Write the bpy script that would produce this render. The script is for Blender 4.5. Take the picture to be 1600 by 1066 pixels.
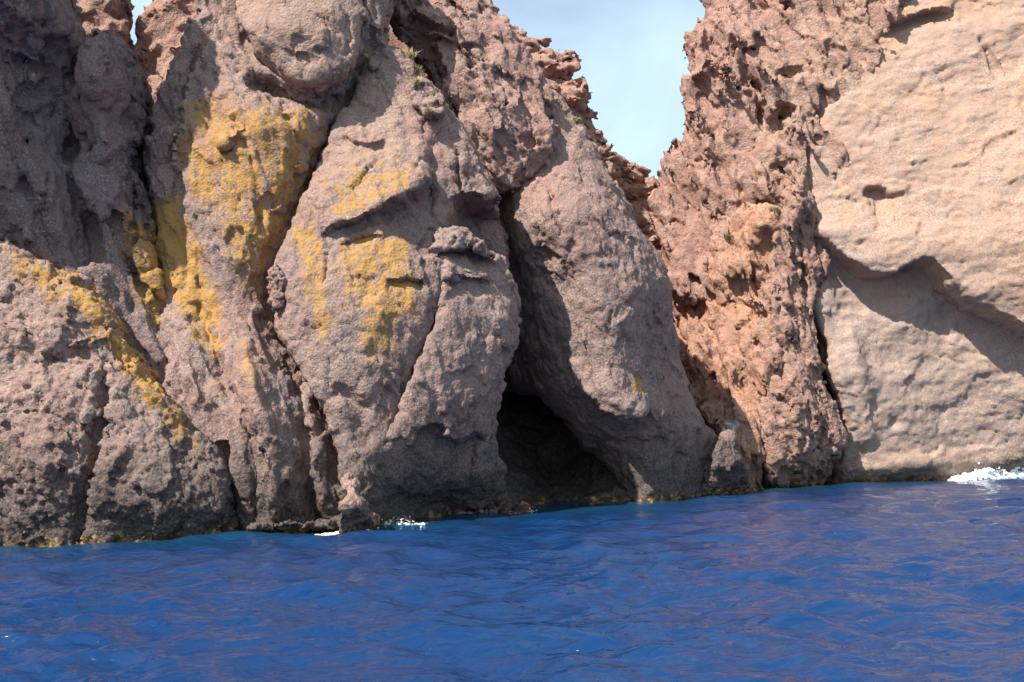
import bpy, math, random, time
import numpy as np
T0 = time.time()
for o in list(bpy.data.objects): bpy.data.objects.remove(o, do_unlink=True)
scene = bpy.context.scene
COL = scene.collection
R = math.radians

# ------------------------------------------------------------------ camera
FOC, PITCH, ROLL, EYE = 1500.0, R(6.0), R(2.0), 2.5        # focal length in px of a 1600 px wide frame
fwd = np.array([0, math.cos(PITCH), math.sin(PITCH)])
up0 = np.array([0, -math.sin(PITCH), math.cos(PITCH)])
rt0 = np.array([1.0, 0, 0])
CR = rt0 * math.cos(ROLL) - up0 * math.sin(ROLL)
CU = rt0 * math.sin(ROLL) + up0 * math.cos(ROLL)
cd = bpy.data.cameras.new('camera'); cam = bpy.data.objects.new('camera', cd); COL.objects.link(cam)
from mathutils import Matrix
cam.matrix_world = Matrix(((CR[0], CU[0], -fwd[0], 0), (CR[1], CU[1], -fwd[1], 0), (CR[2], CU[2], -fwd[2], EYE), (0, 0, 0, 1)))
cd.sensor_width = 36; cd.lens = 36 * FOC / 1600; cd.clip_end = 6000; cd.clip_start = 0.1
scene.camera = cam

# ------------------------------------------------------------------ sun and sky
SUN = np.array([-0.49, -0.51, 0.78]); SUN /= np.linalg.norm(SUN)
sl = bpy.data.lights.new('sun', 'SUN'); sl.energy = 4.9; sl.angle = R(0.53); sl.color = (1.0, 0.94, 0.87)
so = bpy.data.objects.new('sun', sl); COL.objects.link(so); so.location = (-30, -20, 60)
from mathutils import Vector
so.rotation_euler = Vector(SUN).to_track_quat('Z', 'Y').to_euler()
w = bpy.data.worlds.new('World'); scene.world = w; w.use_nodes = True
nt = w.node_tree; nt.nodes.clear()
def N(nt, t, **kw):
    n = nt.nodes.new(t)
    for k, v in kw.items(): setattr(n, k, v)
    return n
sky = N(nt, 'ShaderNodeTexSky', sky_type='NISHITA', sun_disc=False)
sky.sun_elevation = math.asin(SUN[2]); sky.sun_rotation = math.atan2(SUN[0], SUN[1])
sky.air_density = 1.0; sky.dust_density = 0.8; sky.ozone_density = 1.0
tc = N(nt, 'ShaderNodeTexCoord'); mp = N(nt, 'ShaderNodeMapping'); mp.inputs['Scale'].default_value = (2.2, 2.2, 3.5); mp.inputs['Rotation'].default_value = (0.3, 0.75, 0.2)
nz = N(nt, 'ShaderNodeTexNoise'); nz.inputs['Scale'].default_value = 1.7; nz.inputs['Detail'].default_value = 7; nz.inputs['Distortion'].default_value = 0.6
rp = N(nt, 'ShaderNodeMapRange'); rp.inputs['From Min'].default_value = 0.30; rp.inputs['From Max'].default_value = 0.80; rp.inputs['To Min'].default_value = 0.30; rp.inputs['To Max'].default_value = 0.95
mx = N(nt, 'ShaderNodeMix', data_type='RGBA'); mx.inputs[7].default_value = (5.1, 6.6, 7.7, 1)
bg = N(nt, 'ShaderNodeBackground'); bg.inputs['Strength'].default_value = 0.102
ow = N(nt, 'ShaderNodeOutputWorld')
L = nt.links.new
L(tc.outputs['Generated'], mp.inputs[0]); L(mp.outputs[0], nz.inputs['Vector']); L(nz.outputs['Fac'], rp.inputs['Value'])
L(rp.outputs[0], mx.inputs[0]); L(sky.outputs[0], mx.inputs[6]); L(mx.outputs[2], bg.inputs[0]); L(bg.outputs[0], ow.inputs[0])
scene.view_settings.view_transform = 'Standard'; scene.view_settings.look = 'None'
scene.view_settings.exposure = 0.72; scene.view_settings.gamma = 1.0
scene.cycles.max_bounces = 5; scene.cycles.diffuse_bounces = 3; scene.cycles.glossy_bounces = 3

# ------------------------------------------------------------------ helpers: projection, noise
def ray(px, py):
    a = (np.asarray(px, float) - 800) / FOC; b = (533 - np.asarray(py, float)) / FOC
    return fwd + a[..., None] * CR + b[..., None] * CU
def at(px, py, Y):                       # the point of the place that stands Y metres out along the pixel's line of sight
    d = ray(px, py); t = np.asarray(Y, float) / d[..., 1]
    p = d * t[..., None]; p[..., 2] += EYE
    return p
def water_Y(px, py):
    d = ray(np.array(px), np.array(py)); return -EYE / d[..., 2] * d[..., 1]

rng = np.random.RandomState(7)
_perm = rng.permutation(256).astype(np.int32); _perm = np.concatenate([_perm, _perm, _perm])
_g = rng.normal(size=(256, 3)); _g = (_g / np.linalg.norm(_g, axis=1)[:, None]).astype(np.float32)
_gr = rng.rand(256, 4).astype(np.float32)
def perlin(p):
    i = np.floor(p).astype(np.int32); f = (p - i).astype(np.float32); i &= 255
    u = f * f * f * (f * (f * 6 - 15) + 10)
    X, Y, Z = i[:, 0], i[:, 1], i[:, 2]
    res = []
    for dx in (0, 1):
        a = _perm[X + dx]
        for dy in (0, 1):
            b = _perm[a + Y + dy]
            for dz in (0, 1):
                g = _g[_perm[b + Z + dz]]
                res.append(g[:, 0] * (f[:, 0] - dx) + g[:, 1] * (f[:, 1] - dy) + g[:, 2] * (f[:, 2] - dz))
    ux, uy, uz = u[:, 0], u[:, 1], u[:, 2]
    l = lambda a, b, t: a + (b - a) * t
    return l(l(l(res[0], res[1], uz), l(res[2], res[3], uz), uy), l(l(res[4], res[5], uz), l(res[6], res[7], uz), uy), ux) * 1.5
def fbm(p, sc, octv=3, gain=0.5, off=0.0):
    q = p / np.asarray(sc, np.float32) + off; s = 0; a = 1.0
    for k in range(octv):
        s = s + a * perlin(q); q = q * 2.03 + 17.3; a *= gain
    return s
def worley(p):                           # F1, F2 and the random value of the nearest cell
    i = np.floor(p).astype(np.int32); f = (p - i).astype(np.float32)
    n = len(p); d1 = np.full(n, 9, np.float32); d2 = np.full(n, 9, np.float32); cv = np.zeros(n, np.float32)
    for dx in (-1, 0, 1):
        a = _perm[(i[:, 0] + dx) & 255]
        for dy in (-1, 0, 1):
            b = _perm[a + ((i[:, 1] + dy) & 255)]
            for dz in (-1, 0, 1):
                h = _perm[b + ((i[:, 2] + dz) & 255)]; r = _gr[h]
                d = (r[:, 0] + dx - f[:, 0]) ** 2 + (r[:, 1] + dy - f[:, 1]) ** 2 + (r[:, 2] + dz - f[:, 2]) ** 2
                m = d < d1
                d2 = np.where(m, d1, np.minimum(d2, d)); cv = np.where(m, r[:, 3], cv); d1 = np.where(m, d, d1)
    return np.sqrt(d1), np.sqrt(d2), cv

def lean(p):                             # frame of the joints: they run down the face, leaning
    ca, sa = math.cos(0.36), math.sin(0.36)
    return np.stack([p[:, 0] * ca + p[:, 2] * sa, p[:, 1], -p[:, 0] * sa + p[:, 2] * ca], 1)
def facets(p, sc, seed):                 # flat tilted faces, one per joint block
    q = (lean(p) / np.asarray(sc, np.float32) + seed).astype(np.float32)
    q = q + 0.16 * np.stack([perlin(q * 1.3 + 1), perlin(q * 1.3 + 31), perlin(q * 1.3 + 61)], 1)
    i = np.floor(q).astype(np.int32); f = (q - i).astype(np.float32)
    n = len(p); d1 = np.full(n, 9, np.float32); hh = np.zeros(n, np.int32); off = np.zeros((n, 3), np.float32)
    for dx in (-1, 0, 1):
        a = _perm[(i[:, 0] + dx) & 255]
        for dy in (-1, 0, 1):
            b = _perm[a + ((i[:, 1] + dy) & 255)]
            for dz in (-1, 0, 1):
                h = _perm[b + ((i[:, 2] + dz) & 255)]; r = _gr[h]
                o = f - r[:, :3] - np.array([dx, dy, dz], np.float32); d = (o * o).sum(1)
                m = d < d1; hh[m] = h[m]; d1[m] = d[m]; off[m] = o[m]
    return 1.5 * (off * _g[hh]).sum(1) + 0.55 * (_gr[hh, 3] - 0.5)
def noise_kind(p, sc, am, typ, seed):
    sc = np.asarray(sc, np.float32)
    if typ == 'n': return am * fbm(p, sc, 3, off=seed)
    if typ == 'b': return am * (np.abs(fbm(p, sc, 3, off=seed + 8)) * 2 - 0.45)
    if typ == 'r': return -am * (np.abs(fbm(p, sc, 3, off=seed + 8)) * 2 - 0.45)
    if typ == 'd': return -am * (2 * np.abs(fbm(lean(p), sc, 3, off=seed + 5)) - 0.5)
    if typ == 'f': return am * facets(p, sc, seed)
    if typ == 'k': return -am * np.exp(-(fbm(lean(p), sc, 4, off=seed + 3) / 0.045) ** 2) * sstep(-0.1, 0.3, perlin(p * 0.5 + seed))
    if typ == 'p':                                               # small weathering pits, in clusters
        f1, f2, cv = worley(p / sc + seed); return -am * np.clip(1 - f1 / 0.45, 0, 1) * (cv > 0.4) * sstep(-0.15, 0.35, perlin(p * 0.55 + seed + 4))
    f1, f2, cv = worley(p / sc + 0.3 * np.stack([perlin(p * 1.7 + 1), perlin(p * 1.7 + 31), perlin(p * 1.7 + 61)], 1) + seed)
    return am * ((cv - 0.5) * 1.3 - 0.9 * np.exp(-((f2 - f1) / 0.13) ** 2))
class TPS:                               # thin plate spline through scattered points
    def __init__(s, P, v, lam=1e-3):
        s.P = np.asarray(P, float); s.c = s.P.mean(0); s.k = max(np.ptp(s.P, axis=0).max(), 1e-6); n = len(P)
        Q = (s.P - s.c) / s.k; s.Q = Q
        A = np.zeros((n + 3, n + 3)); A[:n, :n] = s.U(Q, Q) + lam * np.eye(n); A[:n, n] = 1; A[:n, n + 1:] = Q; A[n, :n] = 1; A[n + 1:, :n] = Q.T
        s.w = np.linalg.solve(A, np.concatenate([v, [0, 0, 0]]))
    def U(s, A, B):
        d = ((A[:, None] - B[None]) ** 2).sum(-1); return 0.5 * d * np.log(d + 1e-12)
    def __call__(s, P):
        Q = (np.asarray(P, float) - s.c) / s.k; n = len(s.Q)
        return s.U(Q, s.Q) @ s.w[:n] + s.w[n] + Q @ s.w[n + 1:]

def smooth_poly(pts, closed=True, n=4):  # Catmull-Rom
    p = np.asarray(pts, float); m = len(p); out = []
    for i in range(m if closed else m - 1):
        g = (lambda k: p[k % m]) if closed else (lambda k: p[min(max(k, 0), m - 1)])
        a, b, c, d = g(i - 1), g(i), g(i + 1), g(i + 2)
        for t in np.arange(n) / n:
            out.append(0.5 * (2 * b + (c - a) * t + (2 * a - 5 * b + 4 * c - d) * t * t + (3 * b - a - 3 * c + d) * t ** 3))
    if not closed: out.append(p[-1])
    return np.array(out)
def seg_dist(q, a, b):
    ab = b - a; t = np.clip(((q - a) @ ab) / max(ab @ ab, 1e-9), 0, 1)
    d = q - a - t[:, None] * ab
    return np.sqrt((d * d).sum(1)), t, ab[0] * (q[:, 1] - a[1]) - ab[1] * (q[:, 0] - a[0])
def poly_sdf(q, P):
    d = np.full(len(q), 1e9); ins = np.zeros(len(q), bool)
    for i in range(len(P)):
        a, b = P[i], P[(i + 1) % len(P)]
        d = np.minimum(d, seg_dist(q, a, b)[0])
        c = ((a[1] > q[:, 1]) != (b[1] > q[:, 1]))
        if abs(b[1] - a[1]) > 1e-12:
            ins ^= c & (q[:, 0] < (b[0] - a[0]) * (q[:, 1] - a[1]) / (b[1] - a[1]) + a[0])
    return np.where(ins, -d, d)
def line_dist(q, P):                     # distance, 0..1 along, side (+ = left of travel)
    d = np.full(len(q), 1e9); tt = np.zeros(len(q)); sd = np.zeros(len(q)); n = len(P) - 1
    for i in range(n):
        e, t, s = seg_dist(q, P[i], P[i + 1]); m = e < d
        d = np.where(m, e, d); tt = np.where(m, (i + t) / n, tt); sd = np.where(m, np.sign(s), sd)
    return d, tt, sd

def surface_nets(V, org, h):
    s = V < 0; nx, ny, nz = V.shape
    c = np.zeros((nx - 1, ny - 1, nz - 1), np.int8)
    for dx in (0, 1):
        for dy in (0, 1):
            for dz in (0, 1): c += s[dx:nx - 1 + dx, dy:ny - 1 + dy, dz:nz - 1 + dz]
    act = (c > 0) & (c < 8); idx = np.argwhere(act); n = len(idx)
    lut = np.full(act.shape, -1, np.int32); lut[act] = np.arange(n)
    acc = np.zeros((n, 3), np.float32); cnt = np.zeros(n, np.float32)
    corner = [(a, b, d) for a in (0, 1) for b in (0, 1) for d in (0, 1)]
    vals = {k: V[idx[:, 0] + k[0], idx[:, 1] + k[1], idx[:, 2] + k[2]] for k in corner}
    for k in corner:
        for ax in range(3):
            if k[ax]: continue
            k2 = list(k); k2[ax] = 1; k2 = tuple(k2)
            a, b = vals[k], vals[k2]; m = (a < 0) != (b < 0)
            t = np.where(m, a / np.where(m, a - b, 1), 0)
            p = np.zeros((n, 3), np.float32) + np.array(k, np.float32); p[:, ax] = t
            acc += p * m[:, None]; cnt += m
    verts = (idx + acc / cnt[:, None]) * h + org
    quads = []
    for ax in range(3):
        a1, a2 = (ax + 1) % 3, (ax + 2) % 3
        sl0 = [slice(None)] * 3; sl1 = [slice(None)] * 3
        sl0[ax] = slice(0, -1); sl1[ax] = slice(1, None)
        A = s[tuple(sl0)]; B = s[tuple(sl1)]
        e = np.argwhere(A != B)
        ok = (e[:, a1] > 0) & (e[:, a2] > 0) & (e[:, a1] < V.shape[a1] - 1) & (e[:, a2] < V.shape[a2] - 1); e = e[ok]
        flip = ~A[e[:, 0], e[:, 1], e[:, 2]]
        o1 = np.zeros(3, int); o1[a1] = 1; o2 = np.zeros(3, int); o2[a2] = 1
        g = lambda d: lut[tuple((e - d).T)]
        q = np.stack([g(o1 + o2), g(o2), g(0 * o1), g(o1)], 1)
        q[flip] = q[flip][:, ::-1]; quads.append(q)
    return verts.astype(np.float32), np.concatenate(quads)
def normals(v, q):
    n = np.cross(v[q[:, 2]] - v[q[:, 0]], v[q[:, 3]] - v[q[:, 1]])
    out = np.zeros_like(v)
    for k in range(4):
        for a in range(3): out[:, a] += np.bincount(q[:, k], n[:, a], len(v)).astype(np.float32)
    return out / np.maximum(np.linalg.norm(out, axis=1), 1e-9)[:, None]
def mesh_from(name, v, q, smooth=True):
    me = bpy.data.meshes.new(name); k = q.shape[1]
    me.vertices.add(len(v)); me.vertices.foreach_set('co', np.ascontiguousarray(v, np.float32).ravel())
    me.loops.add(q.size); me.loops.foreach_set('vertex_index', np.ascontiguousarray(q, np.int32).ravel())
    me.polygons.add(len(q)); me.polygons.foreach_set('loop_start', np.arange(0, q.size, k, dtype=np.int32))
    me.polygons.foreach_set('use_smooth', np.full(len(q), smooth)); me.update(calc_edges=True)
    return me
def add_attr(me, name, val):
    a = me.attributes.new(name, 'FLOAT', 'POINT'); a.data.foreach_set('value', np.ascontiguousarray(val, np.float32))
def sstep(a, b, x):
    t = np.clip((x - a) / (b - a), 0, 1); return t * t * (3 - 2 * t)
def tag(o, label=None, cat=None, group=None, kind=None):
    for k, v in (('label', label), ('category', cat), ('group', group), ('kind', kind)):
        if v: o[k] = v
    return o

TRIS = 0; TUFTS = []
# ------------------------------------------------------------------ a rock mass: outline, relief, ledges, cracks, hollows, then roughness
def rock(name, outline, ctrl, vox=0.08, rim=0.8, taper=0.25, thick=4.0, feats=(), carve=(), big=(), fine=(), mat=None,
         lichen=(), red=0.0, reds=(), pale=0.0, pales=(), soft=True, wob=0.12, seed=0.0, back_cut=True, ofs=0.0, white=(), tufts=(), carved=False):
    global TRIS
    C = [(a, b, float(water_Y(a, b)) if y is None else y) for a, b, y in ctrl]
    Cp = np.array([c[:2] for c in C], float); Cy = np.array([c[2] for c in C]) + ofs
    pix = TPS(Cp, Cy)                                            # depth for any further mark on this rock
    W3 = at(Cp[:, 0], Cp[:, 1], Cy)
    F_ = TPS(W3[:, [0, 2]], W3[:, 1])
    def plane(pts): p = np.asarray(pts, float); return at(p[:, 0], p[:, 1], pix(p))[:, [0, 2]]
    out = plane(outline)
    if soft: out = smooth_poly(out)
    lo = out.min(0) - 0.6; hi = out.max(0) + 0.6
    lo[1] = max(lo[1], -1.0)
    xs = np.arange(lo[0], hi[0] + vox, vox); zs = np.arange(lo[1], hi[1] + vox, vox)
    g = np.stack(np.meshgrid(xs, zs, indexing='ij'), -1).reshape(-1, 2)
    g3 = np.stack([g[:, 0], np.full(len(g), seed * 3.1), g[:, 1]], 1).astype(np.float32)
    s = poly_sdf(g, out) + wob * (fbm(g3, 1.1, 3) + 0.6 * fbm(g3, 0.35, 2))
    F = F_(g)
    gw = g + 0.10 * np.stack([fbm(g3, 0.5, 2, off=3.3), fbm(g3, 0.5, 2, off=9.1)], 1)      # ragged edges for the marks
    for ft in feats:
        k = ft[0]
        if k == 'bump':                                          # (px, py, rx, rz, out)
            c = plane([ft[1]])[0]; q = gw - c; F -= ft[4] * np.exp(-((q[:, 0] / ft[2]) ** 2 + (q[:, 1] / ft[3]) ** 2))
            continue
        if k == 'niche':                                         # a flat-backed recess (polygon, depth, softness)
            F += ft[2] * sstep(ft[3], -ft[3], poly_sdf(gw, plane(ft[1]))); continue
        P = smooth_poly(plane(ft[1]), False, 3); d, t, sd = line_dist(gw, P)
        end = np.clip(np.minimum(t, 1 - t) * 6, 0, 1) ** 0.6
        if k == 'crack': F += ft[3] * end * np.exp(-(d / ft[2]) ** 2)
        elif k == 'ridge': F -= ft[3] * end * np.exp(-(d / ft[2]) ** 2)
        elif k == 'ledge':                                       # left of travel stands out by a (length la), right is sunk by b (length lb)
            _, pts, a, la, b, lb = ft
            F += end * np.where(sd > 0, -a * np.exp(-d / la), b * np.exp(-(d / (1.15 * lb)) ** 2))
        elif k == 'step':                                        # one side lies deeper for good, easing out over la
            _, pts, a, la = ft
            F += end * np.where(sd > 0, 0, a * np.exp(-(d / la) ** 2))
    gx, gz = np.gradient(F.reshape(len(xs), len(zs)), vox)
    kk = 1 / np.sqrt(1 + np.clip(gx, -4, 4) ** 2 + np.clip(gz, -4, 4) ** 2)
    s2 = s.reshape(len(xs), 1, len(zs)).astype(np.float32); F2 = F.reshape(len(xs), 1, len(zs)).astype(np.float32); kk = kk[:, None, :].astype(np.float32)
    use = F[s < 0.3]; y0 = use.min() - 0.9; y1 = np.percentile(use, 90) + thick
    ys = np.arange(y0, y1 + vox, vox).astype(np.float32)[None, :, None]
    a = s2 + taper * np.maximum(ys - F2, 0); b = (F2 - ys) * kk
    V = np.minimum(np.maximum(a + rim, b + rim), 0) + np.sqrt(np.maximum(a + rim, 0) ** 2 + np.maximum(b + rim, 0) ** 2) - rim
    V = np.maximum(V, np.broadcast_to(ys - F2 - thick, V.shape)).astype(np.float32)
    del a, b
    amp = sum(abs(bb[1]) for bb in big) * 1.3 if carved else 0
    band = np.argwhere(np.abs(V) < amp + 2 * vox) if carved else np.zeros((0, 3), int)
    p = (band * vox + np.array([xs[0], ys[0, 0, 0], zs[0]])).astype(np.float32)
    dv = np.zeros(len(p), np.float32)
    for sc, am, typ in (big if carved else ()): dv -= noise_kind(p, sc, am, typ, seed).astype(np.float32)
    V[tuple(band.T)] += dv
    for cpx, cpy, cY, rx, ry, rz, tilt in carve:                 # hollows weathered into the face
        c = at(np.array(cpx), np.array(cpy), np.array(cY))
        m = np.abs(V) < 3; 
        X = (xs - c[0])[:, None, None]; Y = ys - c[1]; Z = (zs - c[2])[None, None, :]
        ct, st = math.cos(tilt), math.sin(tilt); X2 = X * ct + Z * st; Z2 = -X * st + Z * ct
        e = (np.sqrt((X2 / rx) ** 2 + (Y / ry) ** 2 + (Z2 / rz) ** 2) - 1) * min(rx, ry, rz)
        e = e.astype(np.float32); bi = np.argwhere(e < 0.6)
        pp = (bi * vox + np.array([xs[0], ys[0, 0, 0], zs[0]])).astype(np.float32); e[tuple(bi.T)] += 0.30 * fbm(pp, 0.7, 3) + 0.16 * facets(pp, (0.5, 0.5, 0.7), seed)
        V = np.maximum(V, -e)
    V[0] = V[-1] = 1; V[:, 0] = V[:, -1] = 1; V[:, :, -1] = 1
    V[:, :, 0] = np.maximum(V[:, :, 0], 0.01)
    v, q = surface_nets(V, np.array([xs[0], ys[0, 0, 0], zs[0]], np.float32), vox); del V
    lab = np.arange(len(v))                                      # drop crumbs that hang in the air
    for it in range(60):
        mn = lab[q].min(1); new = lab.copy()
        for k in range(4): np.minimum.at(new, q[:, k], mn)
        new = new[new]; new = new[new]
        if (new == lab).all(): break
        lab = new
    cnt = np.bincount(lab, minlength=len(v)); keep = cnt[lab[q[:, 0]]] > 0.05 * len(v)
    q = q[keep]; u = np.unique(q); lut = np.full(len(v), -1); lut[u] = np.arange(len(u)); v = v[u]; q = lut[q]
    n = normals(v, q)
    if back_cut:                                                 # nothing is seen of the flat back, bedded in the hill behind
        keep = ~((n[q].mean(1)[:, 1] > 0.55) | ((v[q][:, :, 2].max(1) < -0.8)))
        q = q[keep]; u = np.unique(q); lut = np.full(len(v), -1); lut[u] = np.arange(len(u)); v = v[u]; n = n[u]; q = lut[q]
    for sc, am, typ in ([] if carved else list(big)) + list(fine):
        v = v + n * noise_kind(v, sc, am, typ, seed)[:, None].astype(np.float32)
        if am > 0.05: n = normals(v, q)
    me = mesh_from(name, v, q)
    vg = v[:, [0, 2]].astype(float)
    brk = 0.28 * fbm(v, 0.9, 4, off=2.2)
    def patches(ps):
        a = np.zeros(len(v))
        for P, soft_, val in ps: a = np.maximum(a, val * sstep(soft_, -soft_, poly_sdf(vg, plane(P)) + brk))
        return a
    add_attr(me, 'lichen', patches(lichen))
    add_attr(me, 'red', np.maximum(patches(reds), red)); add_attr(me, 'pale', np.maximum(patches(pales), pale))
    if white: add_attr(me, 'white', patches(white))
    for tp in tufts:
        d = v - np.array([0, 0, EYE]); zf = d @ fwd; sx = 800 + FOC * (d @ CR) / zf; sy = 533 - FOC * (d @ CU) / zf
        k = np.where((sx - tp[0]) ** 2 + (sy - tp[1]) ** 2 < 36)[0]
        if len(k): k = k[np.argmin(v[k, 1])]; TUFTS.append((v[k].copy(), n[k].copy()) + tuple(tp[2:]))
    me.materials.append(mat)
    o = bpy.data.objects.new(name, me); COL.objects.link(o)
    TRIS += 2 * len(q)
    print('%s %d quads %.1fs' % (name, len(q), time.time() - T0))
    return o

# ------------------------------------------------------------------ materials
def rock_material(name, c1, c2, c3, bump=0.6, scale=1.0, tide=4.0, tide_k=0.92):
    m = bpy.data.materials.new(name); m.use_nodes = True; nt = m.node_tree; nt.nodes.clear(); L = nt.links.new
    out = N(nt, 'ShaderNodeOutputMaterial'); bs = N(nt, 'ShaderNodeBsdfPrincipled'); L(bs.outputs[0], out.inputs[0])
    bs.inputs['Roughness'].default_value = 0.9; bs.inputs['Specular IOR Level'].default_value = 0.2
    geo = N(nt, 'ShaderNodeNewGeometry'); pos = geo.outputs['Position']
    def noise(sc, det=4, rough=0.6, vec=None, dist=0):
        n = N(nt, 'ShaderNodeTexNoise'); n.inputs['Scale'].default_value = sc; n.inputs['Detail'].default_value = det; n.inputs['Roughness'].default_value = rough
        n.inputs['Distortion'].default_value = dist; L(vec or pos, n.inputs['Vector']); return n.outputs['Fac']
    def rng_(v, a, b, c=0, d=1):
        n = N(nt, 'ShaderNodeMapRange'); L(v, n.inputs[0])
        for i, x in enumerate((a, b, c, d)): n.inputs[i + 1].default_value = x
        return n.outputs[0]
    def mix(f, a, b, mode='MIX'):
        n = N(nt, 'ShaderNodeMix', data_type='RGBA', blend_type=mode)
        for s_, i in ((f, 0), (a, 6), (b, 7)):
            if isinstance(s_, (float, int)): n.inputs[i].default_value = s_
            elif isinstance(s_, tuple): n.inputs[i].default_value = s_ + (1,)
            else: L(s_, n.inputs[i])
        return n.outputs[2]
    def math_(op, a, b=None):
        n = N(nt, 'ShaderNodeMath', operation=op)
        for i, x in enumerate((a, b)):
            if x is None: continue
            if isinstance(x, (float, int)): n.inputs[i].default_value = x
            else: L(x, n.inputs[i])
        return n.outputs[0]
    def attr(nm): a = N(nt, 'ShaderNodeAttribute', attribute_name=nm); return a.outputs['Fac']
    big = noise(0.35 * scale, 3, 0.65); mid = noise(1.6 * scale, 4, 0.7); gran = noise(13, 3, 0.75); tiny = noise(38, 1, 0.7)
    col = mix(rng_(big, 0.36, 0.64), c1, c2)
    col = mix(rng_(mid, 0.45, 0.70, 0, 0.9), col, c3)
    col = mix(rng_(noise(0.8, 5, 0.7), 0.50, 0.68, 0, 0.65), col, tuple(0.58 * x for x in c2))
    # weathering streaks that run down the face
    mpn = N(nt, 'ShaderNodeMapping'); mpn.inputs['Scale'].default_value = (1.5, 1.5, 0.16); L(pos, mpn.inputs[0])
    st = noise(1.1, 3, 0.65, vec=mpn.outputs[0])
    col = mix(rng_(st, 0.52, 0.74, 0, 0.40), col, tuple(0.55 * x for x in c1))
    # red iron-stained rock and pale bleached rock
    redc = mix(rng_(mid, 0.4, 0.62), (0.36, 0.18, 0.13), (0.41, 0.25, 0.19))
    redc = mix(rng_(noise(3.0, 3, 0.7), 0.52, 0.7, 0, 0.8), redc, (0.25, 0.14, 0.12))
    col = mix(math_('MULTIPLY', attr('red'), rng_(noise(0.9, 3, 0.65), 0.25, 0.5, 0.45, 1)), col, redc)
    palc = mix(rng_(mid, 0.38, 0.62), (0.40, 0.24, 0.165), (0.375, 0.262, 0.20))
    palc = mix(rng_(big, 0.5, 0.66, 0, 0.8), palc, (0.42, 0.25, 0.155))
    col = mix(attr('pale'), col, palc)
    # grains and speckle
    var = rng_(noise(0.55, 3, 0.6), 0.36, 0.62, 0.25, 1.0)
    col = mix(math_('MULTIPLY', var, rng_(gran, 0.52, 0.68, 0, 0.8)), col, mix(0.6, col, (0.60, 0.54, 0.47)))
    col = mix(math_('MULTIPLY', var, rng_(gran, 0.46, 0.30, 0, 0.85)), col, (0.09, 0.07, 0.065))
    col = mix(rng_(tiny, 0.60, 0.75, 0, 0.45), col, (0.6, 0.56, 0.5))
    # crustose lichen
    mpl = N(nt, 'ShaderNodeMapping'); mpl.inputs['Scale'].default_value = (1.4, 1.4, 0.45); L(pos, mpl.inputs[0]); ln = noise(2.6, 6, 0.78, vec=mpl.outputs[0]); fn = noise(7, 6, 0.85)
    lf = math_('ADD', math_('ADD', attr('lichen'), rng_(ln, 0.3, 0.7, -0.90, 0.22)), rng_(fn, 0.3, 0.7, -0.95, 0.50)); lf = math_('MULTIPLY', rng_(lf, 0.03, 0.42), 0.86)
    lc = mix(rng_(fn, 0.42, 0.62), (0.42, 0.255, 0.085), (0.49, 0.235, 0.025))
    col = mix(lf, col, lc)
    # tide zone: black crust above, ochre weed right at the water
    sx = N(nt, 'ShaderNodeSeparateXYZ'); L(pos, sx.inputs[0]); z = sx.outputs['Z']
    zz = math_('ADD', z, rng_(noise(0.9, 3, 0.7), 0.25, 0.75, 1.1, -1.1))
    dk = rng_(zz, tide, 0.25 * tide, 0, tide_k)
    col = mix(dk, col, mix(rng_(gran, 0.4, 0.65), (0.045, 0.036, 0.033), (0.15, 0.12, 0.105)))
    z2 = math_('ADD', z, rng_(mid, 0.25, 0.75, 0.30, -0.30))
    al = rng_(z2, 0.30, 0.14); al2 = math_('MULTIPLY', al, rng_(noise(2.6, 3, 0.7), 0.50, 0.62))
    col = mix(al, col, (0.085, 0.055, 0.03)); col = mix(al2, col, mix(rng_(gran, 0.4, 0.6), (0.42, 0.19, 0.02), (0.48, 0.38, 0.24)))
    col = mix(attr('white'), col, (0.75, 0.74, 0.70))
    L(col, bs.inputs['Base Color'])
    rg = rng_(z, 0.1, 1.4, 0.45, 0.92); L(rg, bs.inputs['Roughness'])
    # fine relief, drawn out a little down the face
    mps = N(nt, 'ShaderNodeMapping'); mps.inputs['Scale'].default_value = (1.0, 1.0, 0.5); mps.inputs['Rotation'].default_value = (0, 0.3, 0); L(pos, mps.inputs[0])
    vo = N(nt, 'ShaderNodeTexVoronoi', feature='F1'); vo.inputs['Scale'].default_value = 9; vo.inputs['Detail'].default_value = 1.5; L(pos, vo.inputs['Vector'])
    hgt = math_('ADD', math_('ADD', math_('MULTIPLY', noise(4.5, 6, 0.78, vec=mps.outputs[0]), 0.10), math_('MULTIPLY', gran, 0.085)), math_('MULTIPLY', vo.outputs['Distance'], 0.05))
    bp = N(nt, 'ShaderNodeBump'); bp.inputs['Strength'].default_value = bump; bp.inputs['Distance'].default_value = 1.0
    L(hgt, bp.inputs['Height']); L(bp.outputs[0], bs.inputs['Normal'])
    return m
M_grey = rock_material('grey_brown_rock', (0.285, 0.172, 0.142), (0.265, 0.190, 0.165), (0.345, 0.205, 0.158))
M_dark = rock_material('shade_dark_rock', (0.20, 0.128, 0.116), (0.205, 0.152, 0.145), (0.26, 0.162, 0.135))  # darker rock tone; shade of the buttress and cave is put into it
M_red = rock_material('red_rock', (0.34, 0.185, 0.135), (0.35, 0.22, 0.175), (0.41, 0.225, 0.15), bump=0.7, tide=1.3, tide_k=0.6)
M_orange = rock_material('orange_rock', (0.44, 0.21, 0.115), (0.38, 0.20, 0.14), (0.48, 0.285, 0.165), bump=0.6, tide=1.3, tide_k=0.6)
M_pale = rock_material('pale_rock', (0.38, 0.265, 0.215), (0.39, 0.295, 0.245), (0.42, 0.285, 0.215), bump=0.3, tide=1.0, tide_k=0.6)

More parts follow.
